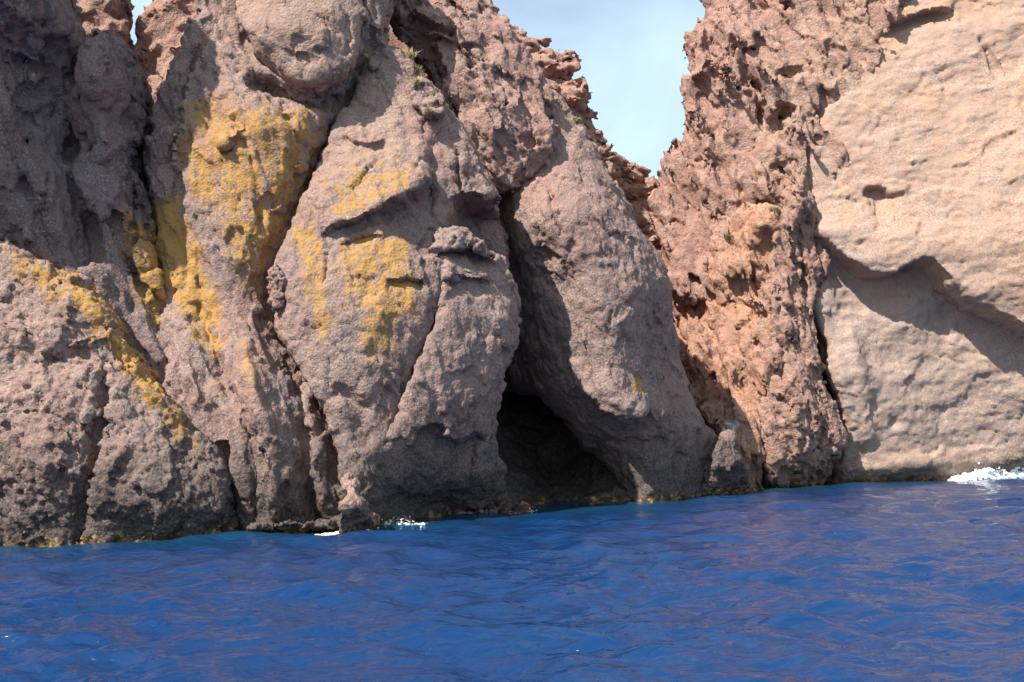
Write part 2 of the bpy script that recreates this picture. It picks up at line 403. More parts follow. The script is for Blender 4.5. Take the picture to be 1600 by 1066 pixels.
# ------------------------------------------------------------------ the hill behind
HB = [((6, 6, 6), 0.9, 'n'), ((2.2, 2.2, 2.2), 0.25, 'b')]
o = rock('hill', [(-1400, -300), (-300, -320), (40, 150), (320, 150), (420, -10), (700, -5), (780, 100), (860, 160), (920, 270), (990, 380), (1060, 560), (1130, 700), (1130, 1000), (-1400, 1000)],
         [(-1400, 400, 36), (-300, 400, 38), (0, 100, 37), (300, 100, 37.5), (200, 700, 37), (600, 200, 39), (800, 300, 40.5), (850, 700, 52), (920, 760, 51), (800, 560, 47), (1000, 500, 43), (950, 350, 43), (600, 700, 38), (-300, -200, 39), (600, -100, 40)],
         vox=0.32, thick=18, rim=1.5, big=HB, fine=[(0.8, 0.12, 'b')], mat=M_red, red=0.6, back_cut=False)
tag(o, 'rough reddish hillside behind the cave cliff', kind='structure')
o = rock('hill', [(1120, 60), (1400, -300), (3200, -380), (3200, 1000), (1120, 1000)],
         [(1150, 400, 50), (1300, 200, 50), (1600, 300, 49), (2400, 300, 46), (3200, 300, 42), (1300, 800, 48), (2000, 800, 46), (3200, 800, 40)],
         vox=0.4, thick=10, rim=2, big=HB, fine=[(0.9, 0.12, 'b')], mat=M_pale, red=0.5, pale=0.4, back_cut=False)
tag(o, 'rough hillside behind the pale cliff', kind='structure')

# ------------------------------------------------------------------ the rock masses
ROUGH = [((1.0, 1.0, 3.2), 0.12, 'k'), (0.24, 0.04, 'p'), (0.14, 0.017, 'b')]
SLAB = [((1.1, 1.1, 2.2), 0.09, 'f'), ((1.3, 1.3, 3.8), 0.10, 'k'), ((0.32, 0.32, 0.7), 0.025, 'f'), (0.22, 0.035, 'p'), (0.12, 0.016, 'b')]
# dark buttress in shade
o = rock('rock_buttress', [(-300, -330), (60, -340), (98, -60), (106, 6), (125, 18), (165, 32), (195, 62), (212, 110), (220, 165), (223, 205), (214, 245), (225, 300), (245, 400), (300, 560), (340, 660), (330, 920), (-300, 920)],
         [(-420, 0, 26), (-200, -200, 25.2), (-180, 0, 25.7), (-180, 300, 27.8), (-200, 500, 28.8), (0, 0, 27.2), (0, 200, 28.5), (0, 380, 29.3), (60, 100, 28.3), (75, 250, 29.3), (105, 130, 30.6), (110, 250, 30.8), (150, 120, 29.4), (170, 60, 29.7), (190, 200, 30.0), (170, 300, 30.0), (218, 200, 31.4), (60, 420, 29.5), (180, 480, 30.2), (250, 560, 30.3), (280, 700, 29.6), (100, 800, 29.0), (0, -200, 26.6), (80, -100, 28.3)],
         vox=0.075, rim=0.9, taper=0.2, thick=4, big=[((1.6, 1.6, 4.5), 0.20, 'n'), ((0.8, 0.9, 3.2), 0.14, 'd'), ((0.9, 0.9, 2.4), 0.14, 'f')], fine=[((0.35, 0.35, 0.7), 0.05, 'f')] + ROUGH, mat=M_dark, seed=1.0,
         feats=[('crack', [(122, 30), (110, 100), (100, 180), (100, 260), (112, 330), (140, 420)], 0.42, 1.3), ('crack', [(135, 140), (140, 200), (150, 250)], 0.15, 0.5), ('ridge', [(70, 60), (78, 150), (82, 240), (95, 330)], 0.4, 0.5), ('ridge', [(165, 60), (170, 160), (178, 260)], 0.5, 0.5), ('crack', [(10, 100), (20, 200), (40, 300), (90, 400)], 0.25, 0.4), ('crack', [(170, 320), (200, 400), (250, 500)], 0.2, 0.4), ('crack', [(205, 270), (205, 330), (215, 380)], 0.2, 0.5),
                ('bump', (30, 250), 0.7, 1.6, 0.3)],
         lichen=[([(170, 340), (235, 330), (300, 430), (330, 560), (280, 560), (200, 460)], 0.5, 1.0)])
tag(o, 'dark grey cliff buttress in shade with a tall hollow, above the sunlit apron', 'rock buttress')
# back pinnacles with a chink of sky
o = rock('rock_pinnacle', [(40, -160), (165, -160), (178, 0), (190, 20), (202, 90), (230, 230), (60, 260), (40, 100)],
         [(40, 100, 33.6), (150, 20, 33.2), (200, 100, 33.6), (120, -160, 34.5), (150, 200, 33)], vox=0.1, rim=0.5, carved=True, big=[((1.2, 1.2, 0.7), 0.22, 'f'), ((0.9, 0.9, 0.9), 0.15, 'b')], fine=ROUGH, mat=M_red, red=0.8, seed=2.0)
tag(o, 'ragged red rock pinnacle rising behind the dark buttress', 'rock pinnacle')
o = rock('rock_pinnacle', [(226, -20), (245, -160), (420, -160), (420, 260), (220, 260), (200, 90), (208, 26), (220, 12)],
         [(210, 100, 34.5), (260, 20, 34.2), (350, 0, 34), (260, 200, 33.5), (300, -160, 35)], vox=0.1, rim=0.5, carved=True, big=[((1.4, 1.4, 0.6), 0.22, 'f'), ((0.9, 0.9, 0.9), 0.15, 'b')], fine=ROUGH, mat=M_red, red=0.8, seed=3.0)
tag(o, 'layered red rock pinnacle behind the head of the lichened face', 'rock pinnacle')
# lichened face and the folds below it
o = rock('rock_wall', [(214, 150), (232, 105), (262, 55), (285, 10), (310, -120), (620, -120), (610, 0), (600, 90), (570, 150), (530, 230), (495, 300), (480, 360), (445, 440), (455, 530), (520, 640), (545, 760), (545, 920), (250, 920), (240, 600), (222, 420), (216, 260)],
         [(218, 250, 32), (250, 150, 31.0), (270, 220, 30.9), (300, 30, 31.4), (290, 160, 31.0), (330, 180, 31.0), (390, 250, 30.4), (440, 200, 30.6), (485, 240, 31.3), (400, 400, 30.2), (300, 400, 31.0), (250, 430, 31.2), (435, 440, 30.9), (330, 520, 30.3), (300, 560, 29.9), (400, 560, 29.6), (350, 640, 29.3), (460, 640, 29.6), (300, 700, 29.2), (380, 836, None), (450, 833, None), (530, 828, None), (420, 740, 28.9), (500, 740, 29.3), (330, 60, 31.6), (400, 50, 31.8), (500, 50, 31.9), (450, -100, 32.6), (560, 60, 32.2), (430, 520, 30.4)],
         vox=0.075, rim=0.7, taper=0.2, thick=3.5, seed=4.0, mat=M_grey,
         big=[((1.8, 1.8, 2.4), 0.15, 'n'), ((0.7, 0.9, 2.6), 0.11, 'd'), ((0.9, 0.9, 2.0), 0.10, 'f')], fine=[((0.32, 0.32, 0.6), 0.04, 'f')] + ROUGH,
         feats=[('step', [(365, -60), (345, 30), (310, 90), (290, 165), (288, 200)], 0.8, 2.2), ('ridge', [(300, 0), (285, 60), (275, 130), (272, 220), (265, 260)], 0.35, 0.5),
                ('ledge', [(290, 165), (282, 200), (278, 270)], 0.1, 0.2, 0.45, 0.3),
                ('ledge', [(345, 232), (362, 228), (380, 205)], 0.3, 0.35, 0.15, 0.3),
                ('crack', [(345, 690), (352, 750), (370, 850)], 0.18, 0.6), ('crack', [(440, 560), (470, 650), (480, 740), (500, 850)], 0.20, 0.7), ('ridge', [(460, 600), (490, 680), (505, 800)], 0.25, 0.35), ('crack', [(380, 640), (395, 740), (400, 830)], 0.12, 0.3), ('ridge', [(400, 560), (420, 660), (430, 760), (440, 850)], 0.32, 0.45),
                ('crack', [(300, 470), (330, 540), (360, 640)], 0.2, 0.35), ('ridge', [(285, 480), (300, 560), (320, 640)], 0.3, 0.35), ('ridge', [(385, 530), (390, 600), (400, 680)], 0.3, 0.3),
                ('crack', [(418, 300), (400, 360), (398, 420)], 0.22, 0.2), ('crack', [(575, 100), (552, 140), (505, 230), (468, 310), (440, 375), (420, 430), (428, 520), (475, 590), (505, 650), (525, 760)], 0.42, 1.3), ('crack', [(385, 118), (410, 132), (450, 148), (492, 156), (530, 144), (562, 95), (582, 40)], 0.30, 0.9)],
         lichen=[([(285, 165), (330, 150), (420, 160), (490, 165), (500, 210), (465, 300), (440, 380), (410, 460), (370, 450), (340, 350), (290, 300)], 0.7, 0.9),
                 ([(225, 330), (280, 300), (330, 430), (360, 550), (330, 560), (270, 470), (230, 430)], 0.5, 1.15),
                 ([(370, 520), (400, 530), (415, 570), (400, 620), (380, 600)], 0.4, 0.8), ([(280, 560), (420, 560), (440, 640), (300, 640)], 0.8, 0.35)],
         pales=[([(330, 0), (560, 0), (540, 130), (330, 170)], 0.8, 0.35)])
tag(o, 'tall rock face covered with yellow ochre lichen left of the deep diagonal crevice', 'rock face')
# dome boulder above
o = rock('rock_dome', [(352, -120), (362, 10), (385, 70), (410, 112), (450, 132), (492, 141), (520, 130), (548, 100), (566, 62), (572, 20), (560, -40), (590, -120)],
         [(460, 20, 30.3), (400, 60, 30.6), (520, 60, 30.6), (460, 110, 30.4), (540, 80, 30.9), (500, 130, 30.5), (460, -100, 31.6), (360, 0, 31.6), (570, 0, 31.6), (410, 110, 31.2)],
         vox=0.07, rim=0.45, taper=0.3, thick=2.4, ofs=0.2, seed=5.0, mat=M_grey, big=[((1.4, 1.4, 1.4), 0.12, 'n')], fine=SLAB,
         feats=[('ledge', [(440, 68), (460, 85), (480, 80)], 0.06, 0.4, 0.12, 0.2), ('ledge', [(490, 75), (520, 75)], 0.06, 0.4, 0.12, 0.2), ('crack', [(540, 20), (545, 60), (535, 90)], 0.06, 0.2)],
         pale=0.45, lichen=[([(350, 70), (480, 130), (400, 140)], 0.3, 0.4)])
tag(o, 'rounded pale boulder dome overhanging the top of the lichened face', 'boulder')
# apron at the left waterline
o = rock('rock_apron', [(-220, 345), (-120, 350), (0, 365), (40, 395), (90, 420), (130, 436), (165, 480), (200, 535), (235, 585), (268, 630), (298, 672), (330, 700), (352, 740), (365, 790), (382, 840), (380, 920), (-220, 920)],
         [(-420, 880, 25.5), (-420, 400, 27.5), (-200, 865, None), (0, 857, None), (130, 853, None), (270, 845, None), (375, 836, None), (0, 390, 28.7), (60, 410, 28.8), (130, 445, 28.9), (200, 540, 28.7), (260, 630, 28.5), (300, 685, 28.4), (0, 600, 27.7), (100, 600, 27.7), (200, 700, 27.6), (340, 730, 28.5), (80, 480, 28.3), (270, 740, 27.8), (150, 520, 28.3), (330, 800, 28.1)],
         vox=0.062, rim=0.45, taper=0.15, thick=2.6, seed=6.0, mat=M_grey,
         big=[((1.6, 1.6, 1.6), 0.12, 'n'), ((0.9, 0.9, 1.3), 0.12, 'f')], fine=[((0.36, 0.36, 0.5), 0.075, 'f'), ((1.0, 1.0, 3.2), 0.12, 'k'), ((0.16, 0.16, 0.2), 0.04, 'f'), (0.12, 0.012, 'b')],
         feats=[('crack', [(160, 560), (155, 640), (142, 720), (128, 790), (118, 860)], 0.14, 0.5), ('bump', (110, 560), 0.7, 0.35, -0.35), ('bump', (60, 700), 1.3, 1.8, 0.3), ('bump', (245, 760), 1.0, 1.2, 0.3),
                ('ledge', [(200, 500), (150, 520), (100, 540)], 0.1, 0.3, 0.2, 0.5), ('bump', (292, 700), 0.18, 0.25, -0.5), ('ridge', [(130, 440), (200, 540), (260, 630)], 0.25, 0.2)],
         lichen=[([(110, 425), (140, 440), (210, 540), (270, 630), (310, 700), (290, 715), (250, 650), (190, 590), (150, 530), (105, 480)], 0.35, 1.1), ([(0, 365), (110, 420), (150, 520), (60, 470), (0, 420)], 0.5, 0.85)],
         pales=[([(-100, 380), (100, 470), (140, 600), (90, 780), (-100, 800)], 1.0, 0.15)])
tag(o, 'broad fractured rock apron at the waterline with a yellow lichen ridge', 'rock apron')
# big tooth-shaped slab
o = rock('rock_slab', [(592, 62), (632, 70), (650, 95), (664, 130), (692, 150), (690, 200), (680, 270), (690, 340), (705, 420), (672, 540), (640, 640), (625, 700), (610, 780), (600, 920), (545, 920), (528, 800), (520, 740), (498, 640), (470, 590), (435, 540), (416, 490), (415, 440), (425, 400), (455, 345), (472, 290), (505, 215), (545, 135), (575, 80)],
         [(540, 831, None), (600, 823, None), (500, 500, 29.5), (450, 440, 29.9), (430, 490, 30.1), (425, 430, 30.1), (600, 500, 29.7), (650, 500, 30.2), (560, 290, 30.6), (640, 270, 30.9), (500, 260, 31.2), (540, 170, 32.0), (610, 90, 33.0), (650, 150, 32.8), (680, 250, 32.0), (690, 400, 31.0), (600, 400, 30.2), (520, 380, 30.0), (560, 620, 29.4), (510, 660, 29.6), (570, 740, 29.2), (540, 760, 29.1), (640, 560, 30.2), (620, 660, 30.2)],
         vox=0.065, rim=0.55, taper=0.15, thick=3.0, seed=7.0, mat=M_grey, big=[((1.6, 1.6, 2.0), 0.12, 'n'), ((0.7, 0.7, 0.7), 0.05, 'b')], fine=SLAB,
         feats=[('ledge', [(500, 365), (530, 352), (570, 336), (600, 318), (640, 304), (664, 290), (676, 265), (684, 225)], 0.25, 0.5, 0.45, 0.8), ('niche', [(590, 328), (640, 306), (668, 290), (690, 300), (700, 400), (660, 395), (620, 362)], 0.55, 0.15), ('ledge', [(600, 440), (640, 435), (660, 440)], 0.1, 0.25, 0.25, 0.3),
                ('ledge', [(525, 385), (565, 362), (595, 370)], 0.1, 0.2, 0.2, 0.3), ('crack', [(420, 430), (440, 460), (430, 490)], 0.12, 0.3), ('crack', [(500, 345), (510, 400), (505, 450)], 0.07, 0.15),
                ('ledge', [(540, 210), (570, 225), (605, 215)], 0.08, 0.2, 0.15, 0.3), ('crack', [(520, 600), (555, 640), (570, 700)], 0.3, 0.3)],
         lichen=[([(455, 355), (500, 345), (515, 430), (520, 540), (490, 540), (475, 440)], 0.35, 0.95), ([(505, 330), (560, 260), (640, 260), (668, 275), (620, 310), (540, 345)], 0.4, 0.85),
                 ([(525, 380), (590, 345), (640, 380), (655, 430), (650, 490), (600, 570), (575, 575), (560, 500), (530, 430)], 0.45, 0.92), ([(480, 260), (600, 230), (660, 260), (520, 350), (470, 350)], 0.5, 0.5)],
         pales=[([(540, 140), (620, 90), (660, 160), (640, 250), (500, 280)], 0.6, 0.5)], tufts=[(580, 92, 0.4, 0, 'dry grass tuft in the crevice at the tip of the tooth shaped slab'), (640, 84, 0.4, 0, 'dry grass tuft on the top edge of the tooth shaped slab'), (655, 108, 0.35, 1, 'green plant tuft on the edge of the tooth shaped slab')])
tag(o, 'tooth shaped rock slab with lichen patches and an overhanging ledge right of the crevice', 'rock slab')
o = rock('rock_slab', [(672, 150), (694, 150), (722, 188), (760, 250), (786, 305), (794, 345), (800, 400), (816, 470), (806, 550), (792, 610), (778, 680), (790, 745), (800, 800), (800, 920), (585, 920), (572, 760), (592, 690), (612, 640), (650, 545), (680, 455), (668, 350), (668, 260), (664, 190)],
         [(600, 823, None), (700, 809, None), (790, 801, None), (700, 500, 30.6), (780, 500, 32.0), (810, 470, 33.0), (690, 450, 30.8), (660, 560, 30.2), (610, 660, 29.8), (690, 200, 32.9), (720, 250, 32.6), (690, 300, 32.1), (770, 290, 33.2), (700, 600, 30.6), (760, 620, 31.6), (785, 640, 32.8), (640, 690, 30.2), (700, 690, 31.0), (650, 760, 31.0), (730, 760, 32.2), (680, 380, 31.2), (790, 420, 32.8), (740, 430, 31.6)],
         vox=0.065, rim=0.5, taper=0.12, thick=3.2, seed=8.0, mat=M_grey, big=[((1.5, 1.5, 2.0), 0.10, 'n'), ((0.7, 0.7, 0.7), 0.05, 'b')], fine=SLAB,
         feats=[('ledge', [(700, 318), (715, 304), (745, 303), (770, 312), (790, 330)], 0.15, 0.6, 0.2, 1.0), ('niche', [(706, 322), (722, 305), (770, 308), (791, 325), (800, 400), (780, 396), (740, 372), (700, 356)], 2.6, 0.10), ('ledge', [(670, 372), (690, 362), (730, 352), (760, 372), (785, 392)], -0.35, 0.4, 0.5, 0.8), ('ledge', [(690, 440), (720, 432), (765, 442)], 0.15, 0.3, 0.3, 0.5),
                ('ledge', [(640, 700), (660, 665), (690, 668), (710, 690), (745, 672), (765, 690)], 0.15, 0.6, 0.55, 0.9), ('crack', [(717, 230), (715, 270), (722, 310)], 0.06, 0.2), ('bump', (660, 790), 1.5, 0.6, -0.6)])
tag(o, 'upright rock slab with a dark square niche, forming the near wall of the cave', 'rock slab')
# red crag above
o = rock('rock_crag', [(596, -45), (604, 10), (625, 50), (655, 90), (690, 160), (730, 225), (775, 290), (806, 300), (840, 285), (862, 262), (872, 205), (862, 140), (838, 95), (805, 48), (775, 8), (755, -25), (700, -55)],
         [(620, 20, 35.6), (700, 60, 35.2), (760, 40, 35.8), (800, 80, 35.8), (690, 120, 35.0), (740, 200, 35.0), (800, 200, 35.1), (850, 200, 35.7), (850, 270, 36.0), (790, 300, 36.0), (750, 260, 35.4), (700, -100, 36.4), (840, 120, 36.2), (640, 60, 35.4)],
         vox=0.075, rim=0.5, taper=0.2, thick=3.5, seed=9.0, mat=M_grey, red=0.55, carved=True, big=[((1.3, 1.3, 1.3), 0.16, 'n'), ((0.9, 0.9, 1.5), 0.24, 'f'), ((0.8, 0.9, 2.0), 0.16, 'd')], fine=[((0.5, 0.5, 0.9), 0.07, 'f'), ((1.0, 1.0, 2.4), 0.15, 'k'), ((0.22, 0.22, 0.3), 0.03, 'f')],
         feats=[('crack', [(640, 40), (665, 90), (690, 140)], 0.45, 1.0), ('crack', [(700, 40), (720, 80), (740, 110)], 0.25, 0.5), ('ledge', [(640, 20), (680, 40), (720, 50)], 0.2, 0.4, 0.4, 0.4)])
tag(o, 'craggy broken red rock above the cave cliff, against the sky', 'crag')
# smooth buttress over the cave
o = rock('rock_buttress', [(780, 100), (830, 88), (868, 128), (905, 178), (950, 243), (985, 300), (1012, 350), (1046, 405), (1060, 465), (1072, 560), (1102, 640), (1136, 695), (1150, 760), (1160, 920), (1010, 920), (992, 800), (972, 760), (940, 722), (900, 685), (860, 640), (838, 622), (790, 605), (770, 560), (770, 300)],
         [(830, 350, 35.4), (790, 400, 38.2), (800, 520, 39.6), (828, 585, 39.2), (842, 480, 36.9), (815, 440, 37.5), (870, 450, 35.9), (890, 550, 36.0), (950, 350, 35.3), (950, 550, 35.2), (985, 645, 35.1), (920, 640, 36.2), (1000, 500, 35.9), (1030, 450, 37.0), (1055, 550, 39.2), (1020, 600, 37.5), (1090, 640, 39.2), (1000, 700, 37.2), (935, 705, 38.2), (965, 745, 37.8), (1060, 720, 38.2), (995, 787, None), (1060, 781, None), (1140, 773, None), (930, 250, 36.9), (1000, 350, 37.4), (850, 130, 37.6), (850, 260, 36.2), (880, 200, 36.7), (870, 650, 38.4)],
         vox=0.072, rim=0.9, taper=0.10, thick=6.5, seed=10.0, mat=M_grey, big=[((2.0, 2.0, 2.4), 0.14, 'n'), ((0.8, 0.8, 0.8), 0.06, 'b')], fine=SLAB,
         feats=[('ledge', [(905, 600), (940, 640), (965, 655), (990, 660), (1012, 640)], 0.3, 0.7, 0.8, 1.0), ('crack', [(860, 290), (865, 330), (880, 370)], 0.08, 0.2), ('bump', (860, 395), 0.45, 0.35, -0.25), ('ledge', [(830, 410), (850, 385), (880, 400)], 0.15, 0.3, 0.2, 0.3),
                ('step', [(1050, 380), (1020, 440), (1010, 520), (1005, 600), (1010, 640)][::-1], 0.0, 1.0), ('bump', (1100, 665), 0.35, 0.35, 0.3)], tufts=[(905, 185, 0.3, 1, 'green plant tuft on the sunny skyline edge of the cave buttress')], reds=[([(770, 60), (900, 200), (860, 330), (780, 330)], 1.2, 0.5)],
         lichen=[([(988, 596), (1004, 594), (1000, 614), (986, 616)], 0.12, 1.0), ([(840, 100), (930, 230), (900, 260), (850, 180)], 0.4, 0.35), ([(900, 430), (960, 500), (940, 560), (900, 520)], 0.6, 0.3)])
tag(o, 'massive grey brown buttress whose undercut side roofs the sea cave', 'rock buttress')
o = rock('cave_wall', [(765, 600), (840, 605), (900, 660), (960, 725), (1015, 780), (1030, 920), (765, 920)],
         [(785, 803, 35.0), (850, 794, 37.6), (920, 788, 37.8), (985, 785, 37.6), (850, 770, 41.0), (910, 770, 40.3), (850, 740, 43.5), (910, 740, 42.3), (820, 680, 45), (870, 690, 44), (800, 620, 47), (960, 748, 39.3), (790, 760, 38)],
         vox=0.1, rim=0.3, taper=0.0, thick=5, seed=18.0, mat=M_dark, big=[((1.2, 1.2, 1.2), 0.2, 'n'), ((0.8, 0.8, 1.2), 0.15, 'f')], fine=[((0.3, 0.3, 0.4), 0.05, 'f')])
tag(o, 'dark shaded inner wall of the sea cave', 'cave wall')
# knob at its foot
o = rock('boulder', [(1112, 712), (1122, 684), (1136, 670), (1152, 672), (1164, 705), (1178, 760), (1182, 860), (1080, 860), (1090, 775)],
         [(1090, 777, None), (1130, 775, None), (1175, 770, None), (1138, 675, 39.2), (1130, 720, 38.8), (1160, 720, 39.2)], ofs=-0.15,
         vox=0.06, rim=0.4, taper=0.2, thick=2, seed=11.0, mat=M_grey, big=[((0.8, 0.8, 0.8), 0.10, 'n'), ((0.5, 0.5, 0.7), 0.12, 'f')], fine=[((0.2, 0.2, 0.25), 0.04, 'f'), (0.12, 0.02, 'b')])
tag(o, 'small sunlit rock knob at the water beside the orange gully', 'rock')
# far crag and saddle
o = rock('rock_crag', [(795, 20), (812, 42), (838, 62), (868, 66), (895, 84), (910, 100), (912, 118), (926, 140), (940, 168), (942, 200), (950, 226), (962, 262), (990, 330), (900, 380), (780, 200)],
         [(840, 80, 49.5), (900, 110, 49.0), (900, 180, 48.6), (940, 200, 49.6), (950, 280, 49), (820, 50, 50), (870, 250, 48)], vox=0.12, rim=0.45, seed=12.0, mat=M_red, red=1.0, taper=0.3,
         carved=True, big=[((2.2, 2.2, 0.7), 0.42, 'w'), ((1.0, 1.0, 0.8), 0.25, 'f')], fine=[(0.4, 0.07, 'b'), (0.18, 0.03, 'b')],
         feats=[('ledge', [(840, 100), (880, 112), (912, 118)], 0.4, 0.6, 0.5, 0.5), ('ledge', [(870, 150), (910, 165), (942, 165)], 0.3, 0.5, 0.7, 0.8)])
tag(o, 'dark red layered crag on the skyline behind the cave buttress', 'crag')
o = rock('rock_saddle', [(930, 215), (958, 226), (985, 243), (1012, 262), (1030, 278), (1050, 305), (1080, 400), (1130, 520), (1130, 640), (1060, 560), (980, 400)],
         [(950, 235, 54), (1000, 275, 53.5), (1035, 300, 54), (1000, 350, 51.5), (1060, 420, 50.5), (1100, 560, 48), (980, 320, 52)], vox=0.11, rim=0.5, seed=13.0, mat=M_red, red=1.0, taper=0.3, thick=5,
         carved=True, big=[((2.2, 2.2, 0.7), 0.4, 'w'), ((1.0, 1.0, 0.8), 0.25, 'f')], fine=[(0.4, 0.07, 'b'), (0.18, 0.03, 'b')])
tag(o, 'low red layered rock saddle below the gap of sky', 'rock saddle')
# red crag of the right side: summit, orange gully, rib
RB = [((1.8, 1.8, 1.8), 0.20, 'n'), ((1.7, 1.9, 4.5), 0.50, 'd'), ((1.3, 1.3, 3.0), 0.34, 'f')]
o = rock('rock_crag', [(1122, -140), (1104, 0), (1085, 35), (1076, 62), (1086, 95), (1070, 128), (1066, 165), (1070, 195), (1048, 222), (1037, 243), (1038, 280), (1028, 318), (1034, 400), (1060, 470), (1260, 470), (1320, 350), (1330, 200), (1400, 40), (1430, -140)],
         [(1055, 350, 47), (1055, 270, 47), (1085, 150, 45.8), (1110, 20, 46.6), (1150, 100, 44.8), (1250, 100, 44.4), (1150, 280, 44.8), (1090, 450, 46), (1150, 420, 45), (1210, 400, 44.8), (1250, 350, 44.4), (1270, 200, 44.2), (1300, 20, 44.8), (1250, -100, 45.6)],
         vox=0.09, rim=0.6, taper=0.3, thick=3.5, seed=14.0, mat=M_red, red=0.8, carved=True, big=RB, fine=[((0.6, 0.6, 1.2), 0.07, 'f'), ((1.2, 1.2, 3.0), 0.2, 'k'), ((0.25, 0.25, 0.4), 0.03, 'f')],
         feats=[('bump', (1110, 260), 0.5, 0.9, 0.5), ('ledge', [(1080, 120), (1120, 115), (1150, 150)], 0.2, 0.4, 0.6, 0.6), ('crack', [(1095, 120), (1110, 180), (1135, 260), (1150, 310)], 0.35, 0.8), ('crack', [(1150, 60), (1180, 130), (1195, 200)], 0.25, 0.6), ('ridge', [(1160, 130), (1200, 160), (1240, 220)], 0.4, 0.5)],
         carve=[(1237, 110, 43.9, 0.62, 1.3, 0.42, 0.3), (1225, 180, 43.9, 0.5, 1.2, 0.75, -0.3), (1122, 105, 44.9, 0.5, 1.0, 0.5, 0.6), (1100, 170, 45.2, 0.45, 1.0, 0.8, 0.2), (1190, 160, 44.3, 0.35, 1.0, 0.7, 0.7), (1108, 245, 45.2, 0.25, 1.0, 0.55, 0.4), (1220, 265, 44.0, 0.25, 0.8, 0.3, 0.4), (1170, 10, 45, 0.3, 0.8, 0.3, 0.4), (1235, 5, 44.8, 0.3, 0.8, 0.25, 0.4)],
         pales=[([(1150, 200), (1250, 20), (1400, -100), (1330, 400), (1200, 300)], 1.5, 0.5)])
tag(o, 'rugged red crag full of dark weathered hollows, right of the gap of sky', 'crag')
o = rock('rock_gully', [(1040, 380), (1070, 360), (1100, 385), (1140, 335), (1190, 318), (1225, 330), (1235, 400), (1215, 500), (1200, 620), (1196, 700), (1200, 780), (1200, 920), (1150, 920), (1138, 720), (1090, 630), (1050, 520)],
         [(1150, 771, None), (1200, 766, None), (1060, 420, 48.5), (1090, 450, 46.8), (1150, 400, 44.2), (1180, 340, 43.9), (1210, 400, 43.7), (1080, 540, 46.6), (1100, 620, 45.4), (1140, 560, 43.8), (1180, 500, 43.4), (1130, 660, 43), (1180, 620, 42.8), (1170, 720, 42.2)],
         vox=0.08, rim=0.5, taper=0.25, thick=3.5, seed=16.0, mat=M_orange, red=0.25, carved=True, big=[((1.4, 1.4, 1.6), 0.22, 'n'), ((1.2, 1.4, 3.6), 0.34, 'd'), ((0.9, 0.9, 2.2), 0.24, 'f')], fine=[((0.45, 0.45, 0.9), 0.06, 'f'), ((1.0, 1.0, 2.6), 0.15, 'k'), ((0.22, 0.22, 0.3), 0.025, 'f')],
         feats=[('bump', (1180, 355), 0.9, 0.7, 0.6), ('bump', (1135, 425), 0.8, 0.7, 0.6), ('ridge', [(1130, 560), (1150, 640), (1165, 720)], 0.35, 0.5), ('crack', [(1110, 500), (1120, 560), (1140, 640)], 0.2, 0.6), ('ledge', [(1120, 475), (1160, 470), (1190, 490)], 0.3, 0.5, 0.3, 0.4)],
         carve=[(1155, 458, 43.1, 0.28, 1.0, 0.75, 0.5), (1187, 432, 43.0, 0.4, 1.0, 0.45, 0)],
         lichen=[([(1110, 340), (1220, 315), (1220, 400), (1190, 520), (1180, 640), (1140, 640), (1110, 440)], 0.8, 0.22)], white=[([(1132, 662), (1146, 660), (1148, 684), (1136, 682)], 0.1, 1.0)],
         tufts=[(1208, 325, 0.5, 1, 'pale green plant tuft at the head of the orange gully'), (1135, 376, 0.45, 1, 'green plant tuft on the orange knob of the gully')])
tag(o, 'orange stained gully of knobbly rock with a white spot, between buttress and rib', 'rock gully')
o = rock('rock_rib', [(1240, 225), (1262, 265), (1278, 340), (1283, 420), (1278, 500), (1296, 580), (1312, 650), (1322, 690), (1306, 740), (1290, 770), (1288, 920), (1204, 920), (1198, 740), (1186, 660), (1184, 590), (1190, 480), (1206, 400), (1222, 330)],
         [(1205, 766, None), (1240, 763, None), (1290, 759, None), (1245, 240, 43.7), (1260, 300, 43.3), (1220, 400, 43.1), (1275, 420, 43.9), (1235, 500, 42.7), (1230, 600, 42.0), (1190, 600, 42.9), (1290, 620, 43.5), (1250, 680, 42.1), (1310, 690, 43.4)],
         vox=0.075, rim=0.45, taper=0.2, thick=3, seed=17.0, mat=M_red, red=0.35, big=[((1.4, 1.4, 2.2), 0.15, 'n'), ((0.8, 0.9, 2.8), 0.20, 'd'), ((0.7, 0.7, 1.6), 0.16, 'f')], fine=[((0.3, 0.3, 0.5), 0.06, 'f'), ((0.9, 0.9, 2.6), 0.15, 'k'), (0.15, 0.025, 'b')],
         feats=[('crack', [(1245, 330), (1255, 420), (1262, 500)], 0.12, 0.35), ('crack', [(1215, 480), (1222, 540), (1228, 600)], 0.1, 0.25), ('crack', [(1262, 720), (1280, 690), (1290, 670)], 0.12, 0.35), ('ridge', [(1250, 250), (1240, 350), (1230, 450), (1222, 560)], 0.25, 0.25)])
tag(o, 'long leaning brown rock rib dividing the orange gully from the pale cliff', 'rock rib')
